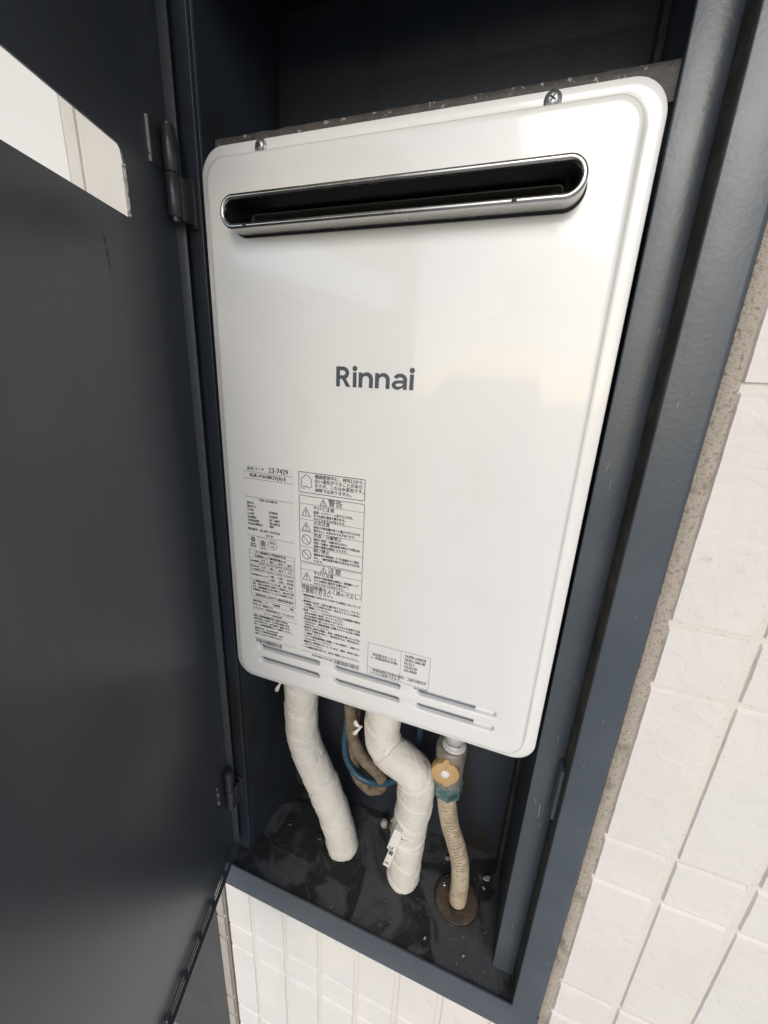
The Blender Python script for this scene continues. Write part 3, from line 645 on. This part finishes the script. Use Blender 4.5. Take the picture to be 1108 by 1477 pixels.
def item(z, title, tw, lines, sym):
    T(title, 0.1305, z, 0.0048, tw)
    for k, s in enumerate(lines): T(s, 0.1305, z-0.0043-0.0041*k, 0.0033, min(0.059, 0.0033*0.86*len(s)*1.05))
    if sym == 'tri': inkB.tri(0.1209, z-0.0089, 0.0118, 0.0110, 0.0007)
    else:
        inkB.ring(0.1210, z-0.0046, 0.0061, 0.0008); c, s_ = math.cos(R(-45)), math.sin(R(-45)); hw = 0.0004
        inkB.poly([[(0.1210+a*c-b_*s_, z-0.0046+a*s_+b_*c) for a, b_ in ((-0.0053, -hw), (0.0053, -hw), (0.0053, hw), (-0.0053, hw))]])
item(0.2655, 'やけど注意', 0.0252, ('給湯・シャワー・入浴するときは、', '手でお湯の温度を確かめる。', 'やけどのおそれがあります。'), 'tri')
item(0.2478, '火災注意', 0.0200, ('排気口や給気側の近くに燃えやすいものを', '置かない。火災のおそれがあります。'), 'tri')
item(0.2330, '改造・分解禁止', 0.0350, ('絶対に改造・分解は行わない。', '改造・分解は一酸化炭素中毒などの思わぬ', '事故や故障の原因になります。'), 'no')
item(0.2146, '囲い禁止', 0.0200, ('機器本体や排気側トップを波板などで囲わ', 'ない。一酸化炭素中毒や火災のおそれがあ', 'ります。'), 'no')
inkB.frame(0.1132, 0.1910, 0.1723, 0.1992, 0.0005); inkB.hl(0.1134, 0.1908, 0.1907, 0.0004)
inkB.tri(0.1430, 0.1913, 0.0085, 0.0072); T('注意', 0.1487, 0.1915, 0.0074, 0.0165)
item(0.1857, 'やけど注意', 0.0250, ('使用中や使用直後は排気口・排気側トップ', 'やその周辺に絶対手を触れない。', 'やけどのおそれがあります。'), 'tri')
T('取扱説明書をよく読んで正しく', 0.1138, 0.1656, 0.0056, 0.0780); T('ご使用ください。', 0.1140, 0.1602, 0.0056, 0.0410)
zz = 0.1552
for lines in (('・機器(銘板)に表示のガス以外では使用しないでくだ', 'さい。'), ('・使用時には点火・湯火を確かめてください。リモコン', 'を接続している場合の点火・消火をリモコンの表示に', 'より確認してください。'),
              ('・給湯・シャワー・ふろのおいだき(ふろ給湯器の場合)', '以外の用途に使用しないでください。', '思わぬ事故や故障の原因となります。'), ('・外気温が極端に低くなるときや、それ以上の気温でも風', 'がある日は、取扱説明書に記載されている方法で凍結', '予防を行ってください。'),
              ('・使用中に異常な燃焼、臭気・異常音を感じたときは', 'あわてず運転を停止し、販売店または、弊社窓口に', 'ご連絡ください。'), ('・ときどき取扱説明書に記載してある要領で、点検とお', '手入れを行ってください。'), ('・機器内に長時間たまっていた水は、雑用・飲用に用い', 'ないでください。'), ('・この機器は屋外用です。室内に設置しないでください。',)):
    for s in lines: T(s, 0.1140 if s[0] == '・' else 0.1172, zz, 0.0031, (0.0765 if s[0] == '・' else 0.0733) if len(s) > 18 else 0.0031*0.98*len(s)); zz -= 0.00405
inkB.hl(0.1132, 0.1920, 0.0772, 0.0004); T('0150-0002110-1(0)', 0.1270, 0.0730, 0.0023, 0.0285); inkB.bars(0.1578, 0.1905, 0.0712, 0.0764, 8)
# replacement-box label (right)
texts = TC
inkC.frame(0.2015, 0.2763, 0.0708, 0.1138, 0.0004); inkC.hl(0.2018, 0.2761, 0.0802, 0.0003); inkC.vl(0.2421, 0.0804, 0.1136, 0.0003)
T('対応取付ボックス', 0.2075, 0.0975, 0.0040, 0.0290); T('(一体部品同の交換)', 0.2060, 0.0930, 0.0040, 0.0325)
for s, z, wd in (('OUPB-1600ZB', 0.1068, 0.0250), ('OUPA-1600-4B', 0.1020, 0.0240), ('16-Q-1', 0.0975, 0.0115), ('UX-K150', 0.0926, 0.0150), ('UX-R060', 0.0878, 0.0150)): T(s, 0.2466, z, 0.0036, wd)
T('一体部品同の交換の場合、上記の取付ボ', 0.2048, 0.0760, 0.0038, 0.0690); T('ックスに取替できます。', 0.2052, 0.0717, 0.0038, 0.0390)
T('UP-H600Z02', 0.2600, 0.0674, 0.0022, 0.0155)
def build_print(name, items, ink, label, m='ink'):
    obs = []
    for s, x, z, h, wd, bold in items:
        c = bpy.data.curves.new('txt', 'FONT'); c.body = s; c.size = 1.0; c.resolution_u = 2; 
        o = bpy.data.objects.new('txt', c); COL.objects.link(o); obs.append(o)
    bpy.context.view_layer.update(); dg = bpy.context.evaluated_depsgraph_get()
    V = [(a, LY, b) for a, b in ink.v]; F = list(ink.f)
    for o, (s, x, z, h, wd, bold) in zip(obs, items):
        me = bpy.data.meshes.new_from_object(o.evaluated_get(dg))
        if len(me.vertices):
            xs = [q.co.x for q in me.vertices]; x0, x1 = min(xs), max(xs)
            cjk = any(ord(ch) > 0x2000 for ch in s)
            sz = h/(0.93 if cjk else 0.70); sx = wd/(x1-x0) if wd else sz; base = 0.10 if cjk else 0.0
            e = (0.00016 if h < 0.0035 else 0.00014) if cjk else 0.00020       # ink spread
            for kk, (ex, ez) in enumerate(((-e, 0), (e, 0), (0, e*0.8))):
                b = len(V)
                V += [(x+(q.co.x-x0)*sx+ex, LY-0.00008-0.00002*kk, z+(q.co.y+base)*sz+ez) for q in me.vertices]; F += [tuple(i+b for i in p.vertices) for p in me.polygons]
        bpy.data.meshes.remove(me)
    for o in obs:
        c = o.data; bpy.data.objects.remove(o); bpy.data.curves.remove(c)
    me = bpy.data.meshes.new(name); me.from_pydata(V, [], F)
    o = linkmesh(name, me, m, heat); o['label'] = label; return o
box('label_film', 0.0375, 0.1070, FY-0.00022, FY+0.0005, 0.0690, 0.3085, 'film', heat)
box('label_film', 0.1105, 0.1935, FY-0.00022, FY+0.0005, 0.0700, 0.3085, 'film', heat)
build_print('rating_print', TA, inkA, 'rating text column with product code and barcode')
build_print('caution_print', TB, inkB, 'boxed warning text column with triangle and prohibition symbols')
build_print('box_print', TC, inkC, 'small boxed table of compatible mounting boxes', 'ink_pale')

# ------------------------------------------------------------------ pipes under the heater
def wrapped_pipe(name, pts, rad, label, seed, seams, loc, pitch=0.046, step=0.0015, kn=()):
    t = thing(name, loc, label, 'pipe', group='white wrapped water pipes')
    path = catmull(pts, 40); L = sum((path[i+1]-path[i]).length for i in range(len(path)-1))
    n = len(path)
    def rf(s, a, i, dirv):
        p = path[i]
        q = (s/pitch + a/(2*math.pi)) % 1.0                        # overlapping spiral of tape
        r = rad + step*(1-q)*(1 if q > 0.04 else q/0.04)
        r += 0.0011*nzv(dirv.x*1.6+seed, dirv.y*1.6+s*24, seed*2.1+dirv.z*1.6) + 0.0004*nzv(dirv.x*5+seed, dirv.y*5, s*150)
        a0 = path[max(0, i-14)]; b0 = path[min(n-1, i+14)]; m_ = (a0+b0)/2-p   # folds on the inside of bends
        bend = m_.length/max(1e-6, (b0-a0).length)
        if bend > 0.02:
            ins = max(0, dirv.dot(m_.normalized())); r += 0.0013*min(1, bend*9)*ins*math.sin(s*620+2.5*nzv(dirv.x*3, s*40, 1)+dirv.z*4)
        for s0, dep in seams:
            dlt = s-(s0*L+0.010*math.cos(a+seed)); r -= dep*math.exp(-(dlt/0.0016)**2); r += dep*0.9/(1+math.exp(-max(-60, min(60, dlt/0.0012))))*math.exp(-max(0, dlt)/0.03)
        g1 = nzv(s*34+a*0.9+seed, math.cos(a)*1.3, math.sin(a)*1.3+seed); r -= 0.0007*max(0, 1-abs(g1)*12)
        g2 = nzv(s*60-a*0.6+seed*3, math.cos(a)*2.1+4, math.sin(a)*2.1); r += 0.0003*max(0, 1-abs(g2)*8)
        e = L-s
        if e < 0.012: r -= 0.006*(1-e/0.012)**2+0.0012*(1-e/0.012)*math.sin(3*a+seed)
        return r
    v, f = tube(path, rf, 72)
    meshobj('wrap', v, f, 'wrap', t, True)
    for k, (kp, kv) in enumerate(kn):
        for sgn in (-1, 1):
            kp_ = [Vector(kp), Vector(kp)+Vector((kv[0]*0.5+sgn*0.001, kv[1]-0.002, kv[2]*0.5*sgn+0.001)), Vector(kp)+Vector((kv[0], kv[1], kv[2]*sgn))]
            a_, c_ = tube(catmull(kp_, 6), lambda s, a, i, dv: 0.0012+0.0022*min(1, i/8)*(0.45+0.55*abs(math.cos(a)))+0.0005*nzv(i*.7, a, k), 10)
            meshobj('tape_end', a_, c_, 'knot', t, True)
    return t
wrapped_pipe('wrapped_pipe', [(0.066, 0.064, 0.03), (0.0635, 0.066, -0.03), (0.0615, 0.067, -0.085), (0.0612, 0.067, -0.125), (0.0645, 0.068, -0.165), (0.0795, 0.068, -0.207), (0.099, 0.068, -0.250), (0.1165, 0.068, -0.292), (0.131, 0.067, -0.335), (0.1435, 0.066, -0.384)],
             0.0258, 'white wrapped water pipe, the straighter one at the left under the heater', 3.0, [(0.66, 0.0014)], (0.145, 0.066, ZF), kn=[((0.036, 0.050, -0.048), (-0.006, -0.004, -0.014))])
wrapped_pipe('wrapped_pipe', [(0.1985, 0.074, 0.04), (0.199, 0.073, -0.02), (0.1992, 0.072, -0.065), (0.1993, 0.071, -0.098), (0.2030, 0.068, -0.117), (0.2170, 0.064, -0.1265), (0.2400, 0.059, -0.1325), (0.2545, 0.058, -0.142), (0.2605, 0.059, -0.162), (0.2600, 0.062, -0.206), (0.2560, 0.064, -0.250), (0.2540, 0.064, -0.300), (0.2530, 0.063, -0.345), (0.2530, 0.062, -0.384)],
             0.0262, 'white wrapped water pipe with a sharp double bend in the middle', 11.0, [(0.47, 0.0012), (0.74, 0.0014)], (0.253, 0.062, ZF), kn=[((0.170, 0.060, -0.092), (-0.010, -0.006, 0.012))])

# small white plastic tag tied to the bent pipe
tag = thing('pipe_tag', (0.239, 0.033, -0.27), 'small white plastic drain tag tied round the bent wrapped pipe', 'tag')
tm = Matrix.Translation((0.2405, 0.0325, -0.262)) @ Matrix.Rotation(R(13), 4, 'Y') @ Matrix.Rotation(R(-10), 4, 'X')
box('tag_block', -0.0078, 0.0050, -0.0085, 0.0030, -0.008, 0.030, 'plastic', tag, bev=0.0012, xf=tm)
box('tag_strip', -0.0034, 0.0070, -0.0016, 0.0026, -0.046, 0.014, 'plastic', tag, bev=0.0007, xf=tm)
box('tag_window', -0.0020, 0.0042, -0.0025, -0.0010, -0.022, -0.0135, 'brownspot', tag, bev=0.0003, xf=tm)
for (a, b_, c, e, yy) in ((-0.0050, 0.0014, -0.0052, -0.0042, -0.0088), (-0.0044, -0.0030, -0.0034, -0.0006, -0.0088), (-0.0016, 0.0012, -0.0028, -0.0018, -0.0088), (0.0000, 0.0012, -0.0012, 0.0006, -0.0088),
                         (-0.0018, 0.0042, -0.0405, -0.0395, -0.0019), (-0.0014, -0.0002, -0.0388, -0.0366, -0.0019), (0.0010, 0.0036, -0.0382, -0.0373, -0.0019)):
    box('tag_mark', a, b_, yy, yy+0.0008, c, e, 'ink', tag, xf=tm)
sp = [Vector((0.253+0.0280*math.cos(a), 0.064+0.0280*math.sin(a), -0.262+0.009*math.sin(a*1.0+2.2))) for a in [R(x) for x in range(-170, 190, 10)]]
v, f = tube(sp, lambda s, a, i, dv: 0.0009, 8); meshobj('tie_string', v, f, 'knot', tag, True)

# ------------------------------------------------------------------ gas pipe with cock
gas = thing('gas_pipe', (0.343, 0.065, ZF), 'beige flexible gas pipe with an orange-handled cock, rising from a rusty floor collar', 'gas pipe')
hp_ = catmull([(0.3045, 0.067, -0.140), (0.3050, 0.067, -0.168), (0.3085, 0.067, -0.195), (0.3170, 0.067, -0.232), (0.3300, 0.067, -0.268), (0.3392, 0.067, -0.303), (0.3432, 0.066, -0.340), (0.3440, 0.065, -0.392)], 34)
hmark = {}
def hr(s, a, i, dv):
    mid = math.exp(-((s-0.105)/0.075)**4); side = max(0, dv.dot(Vector((0.35, -0.93, 0))))
    r = 0.0140+0.0004*nzv(dv.x*2, dv.y*2, s*40)
    cr = max(0.0, math.sin(s*1150+1.5*nzv(s*60, dv.x*2, dv.y*2)))**3
    cut = 0.0020*mid*side*cr*max(0, 0.55+1.1*nzv(s*90, dv.x*1.5, 5))
    hmark[(i, round(a/(2*math.pi)*40) % 40)] = cut
    return r-cut
v, f = tube(hp_, hr, 40)
hose = meshobj('hose', v, f, ['hose', 'crease'], gas, True)
for p in hose.data.polygons:                         # deep creases take the darker crease colour
    if p.index < (len(hp_)-1)*40 and hmark.get((p.index//40, p.index % 40), 0) > 0.00050: p.material_index = 1
v, f = lathe([(0.0150, 0.0), (0.0150, 0.001), (0.0165, 0.0022), (0.0315, 0.0022), (0.0335, 0.0012), (0.0342, -0.0015)], (0.3425, 0.0640, ZF-0.0008), seg=56)
col_ = meshobj('floor_collar', v, f, 'rust', gas, True)
v, f = lathe([(0.0325, 0.0), (0.0338, 0.0018), (0.0352, 0.0019), (0.0362, 0.0)], (0.3425, 0.0640, ZF-0.0009), seg=56); meshobj('sealing_ring', v, f, 'frame_dirty', gas, True)
for a in (150,):
    c = (0.3425+0.026*math.cos(R(a)), 0.064+0.026*math.sin(R(a)), ZF+0.0012)
    v, f = lathe([(0.0036, 0), (0.0035, 0.0008), (0.0026, 0.0018), (0.0014, 0.0020), (0.0012, 0.0010), (0.0003, 0.0008)], c, seg=18); meshobj('screw', v, f, 'zinc', col_, True)
VX, VY = 0.3045, 0.0670
v, f = lathe([(0.0150, -0.156), (0.0165, -0.154), (0.0195, -0.148), (0.0205, -0.138), (0.0205, -0.108), (0.0212, -0.094), (0.0216, -0.082), (0.0205, -0.078), (0.0165, -0.0775)], (VX, VY, 0.0), seg=40)
v = [Vector((p.x+0.0008*nzv(p.x*90, p.y*90, p.z*90), p.y, p.z)) for p in v]
meshobj('valve_body', v, f, 'brass', gas, True)
v, f = lathe([(0.0145, -0.086), (0.0165, -0.0855), (0.0168, -0.076), (0.0158, -0.0745), (0.0130, -0.0745), (0.0128, -0.066), (0.0150, -0.0655), (0.0150, -0.040)], (VX+0.003, VY, 0.0), seg=36); meshobj('inlet_sleeve', v, f, 'clear', gas, True)
v, f = lathe([(0.0128, -0.07), (0.0150, -0.0695), (0.0150, -0.054), (0.0138, -0.0525), (0.0115, -0.0525), (0.0115, 0.01)], (VX+0.003, VY, 0.0), seg=6); meshobj('inlet_nut', v, f, 'zinc', gas)
gp = []
for r, h in ((0.0165, -0.1655), (0.0208, -0.1640), (0.0222, -0.1620), (0.0224, -0.1450), (0.0214, -0.1425), (0.0190, -0.1405)):
    gp.append([(VX+0.0006+r*math.cos(R(45*k+12)), VY+r*math.sin(R(45*k+12)), h) for k in range(8)])
v, f = loft(gp, cap0=True, cap1=True); nut = meshobj('union_nut', v, f, 'green', gas)
nf = R(45*6.5+12); nrm = Vector((math.cos(nf), math.sin(nf), 0)); tng = Vector((-nrm.y, nrm.x, 0)); ap = 0.0224*math.cos(R(22.5))+0.0002
for k in range(5):
    c = Vector((VX+0.0006, VY, -0.1535))+nrm*ap+tng*(-0.0062+0.0030*k)
    q = [c+tng*a+Vector((0, 0, b_)) for a, b_ in ((-0.0010, -0.0042), (0.0008, -0.0042), (0.0011, 0.0030+0.001*(k % 2)), (-0.0009, 0.0040))]
    meshobj('lettering', [p+nrm*0.0002 for p in q]+[p-nrm*0.0004 for p in q], [(0, 1, 2, 3), (0, 4, 5, 1), (1, 5, 6, 2), (2, 6, 7, 3), (3, 7, 4, 0)], 'greenmark', nut)
# handle: flattened disc with a ribbed knob on top and a lobe below
def hrad(a):
    def dd(deg): return math.atan2(math.sin(a-R(deg)), math.cos(a-R(deg)))
    r = 0.0186+0.0006*math.cos(2*a)
    r += 0.0046*math.exp(-(dd(90)/0.21)**6)-0.0010*math.exp(-(dd(113)/0.14)**2)-0.0010*math.exp(-(dd(67)/0.14)**2)
    r += 0.0026*math.exp(-(dd(280)/0.26)**6)-0.0009*math.exp(-(dd(255)/0.16)**2)-0.0009*math.exp(-(dd(305)/0.16)**2)
    return r
HC = Vector((0.3025, 0.0405, -0.1055)); ht_ = Matrix.Rotation(R(10), 3, 'Z') @ Matrix.Rotation(R(-6), 3, 'X')
rr = []
for k_, y in ((0.70, 0.012), (0.97, 0.0115), (1.0, 0.0105), (1.0, 0.0012), (0.975, 0.0002), (0.93, 0.0), (0.30, 0.0), (0.29, 0.0006), (0.20, 0.0006)):
    rr.append([HC+ht_ @ Vector((k_*hrad(2*math.pi*i/120)*math.cos(2*math.pi*i/120), y, k_*hrad(2*math.pi*i/120)*math.sin(2*math.pi*i/120))) for i in range(120)])
v, f = loft(rr, cap0=True, cap1=True)
hd = meshobj('handle', v, f, 'tan', gas, True); hd.data.set_sharp_from_angle(angle=R(40))
v, f = lathe([(0.0060, -0.001), (0.0060, 0.0004), (0.0055, 0.0010), (0.0020, 0.0013)], HC, 'Y', 28, tilt=ht_); meshobj('cap', v, f, 'cap', hd, True)
sq = [HC+ht_ @ Vector((x, -0.00018, z)) for x, z in ((-0.00035, 0.0075), (0.00035, 0.0075), (0.00035, 0.0165), (-0.00035, 0.0165))]
meshobj('pointer_line', sq, [(0, 1, 2, 3)], 'crease', hd)
v, f = lathe([(0.0085, -0.020), (0.0085, 0.0), (0.0120, 0.0)], HC+ht_ @ Vector((0, 0.012, 0)), 'Y', 24, tilt=ht_); meshobj('spindle', v, f, 'brass', hd, True)

# ------------------------------------------------------------------ drain hose and cable loop
dr = thing('foam_drain_hose', (0.16, 0.10, -0.27), 'brown foam-covered drain hose looping behind the bent wrapped pipe', 'hose')
pth = catmull([(0.1345, 0.088, 0.02), (0.1370, 0.088, -0.06), (0.1400, 0.088, -0.115), (0.1465, 0.088, -0.160), (0.1640, 0.090, -0.192), (0.1850, 0.094, -0.212), (0.1960, 0.100, -0.236), (0.1900, 0.104, -0.260), (0.1710, 0.106, -0.272), (0.1480, 0.107, -0.256), (0.1360, 0.108, -0.222), (0.1340, 0.109, -0.180), (0.1380, 0.110, -0.12), (0.142, 0.111, 0.0)], 18)
v, f = tube(pth, lambda s, a, i, dv: 0.0098+0.0010*nzv(dv.x*2, s*30, dv.z*2)+0.0004*nzv(s*120, a, 3), 24); meshobj('foam_sleeve', v, f, 'foam', dr, True)
bl = thing('blue_cable', (0.18, 0.10, -0.24), 'blue cable hanging in a loop behind the pipes', 'cable')
pth = catmull([(0.139, 0.092, 0.01), (0.135, 0.092, -0.08), (0.1300, 0.093, -0.140), (0.1275, 0.093, -0.180), (0.1340, 0.093, -0.214), (0.1560, 0.093, -0.2375), (0.1900, 0.094, -0.2380), (0.2230, 0.097, -0.214), (0.2440, 0.112, -0.165), (0.2480, 0.120, -0.120), (0.240, 0.124, -0.04), (0.236, 0.124, 0.01)], 18)
v, f = tube(pth, lambda s, a, i, dv: 0.0054, 20); meshobj('sheath', v, f, 'blue', bl, True)

# ------------------------------------------------------------------ debris on the cabinet floor
def chip(x, y, sz, hh, rot, seed, m='flake'):
    rnd = random.Random(seed); k = 6; pts = []
    for i in range(k):
        a = 2*math.pi*i/k+rnd.uniform(-0.3, 0.3); r = sz*rnd.uniform(0.6, 1.0)
        pts.append((r*math.cos(a), r*0.6*math.sin(a)))
    c, s = math.cos(rot), math.sin(rot); z0 = ZF-0.0014
    v = [(x+a*c-b_*s, y+a*s+b_*c, z0) for a, b_ in pts]+[(x+0.8*(a*c-b_*s), y+0.8*(a*s+b_*c), z0+hh*rnd.uniform(0.7, 1.1)) for a, b_ in pts]
    f = [tuple(range(k))[::-1], tuple(range(k, 2*k))]+[(i, (i+1) % k, k+(i+1) % k, k+i) for i in range(k)]
    return v, f
named = [(0.385, 0.112, 0.0085, 0.0022, 0.7, 'largest pale paint flake, lying behind the gas pipe by the right wall'), (0.318, 0.118, 0.0070, 0.0015, 0.2, 'ragged pale paint flake just behind the rusty floor collar'),
         (0.382, 0.096, 0.0050, 0.0015, -0.5, 'thin pale flake between the gas pipe and the right wall'), (0.306, 0.000, 0.0030, 0.0015, 1.2, 'small beige flake in the middle of the floor front'),
         (0.363, 0.001, 0.0034, 0.0012, 0.9, 'small beige flake near the right end of the sill')]
for i, (x, y, s, hh, r_, lab) in enumerate(named):
    v, f = chip(x, y, s, hh, r_, 40+i); meshobj('paint_flake', v, f, 'flake', None, label=lab, cat='debris', group='paint flakes on the cabinet floor')
rag = thing('paper_scrap', (0.196, 0.128, ZF), 'crumpled white scrap on the floor between the two wrapped pipes', 'debris')
v, f = lathe([(0.002, 0.0), (0.0062, 0.002), (0.0068, 0.008), (0.0050, 0.013), (0.0022, 0.0155)], (0.196, 0.128, ZF-0.001), seg=9)
v = [Vector((p.x+0.0022*nzv(p.x*300, p.z*260, 2), p.y+0.0022*nzv(p.y*300, p.z*260, 5), p.z+0.0016*nzv(p.x*300, p.y*300, 7))) for p in v]
meshobj('scrap', v, f, 'flake', rag)
V = []; F = []; rnd = random.Random(5)
for i in range(70):
    x = 0.02+0.38*rnd.random()**0.55; y = -0.018+0.15*rnd.random()**1.5
    a, c = chip(x, y, rnd.choice((0.0004, 0.0005, 0.0006, 0.0008, 0.0011)), 0.0008, rnd.random()*6, i); b = len(V); V += a; F += [tuple(q+b for q in p) for p in c]
meshobj('floor_grit', V, F, 'flake', None, label='scattered pale specks of grit on the dark cabinet floor', cat='debris', kind='stuff')
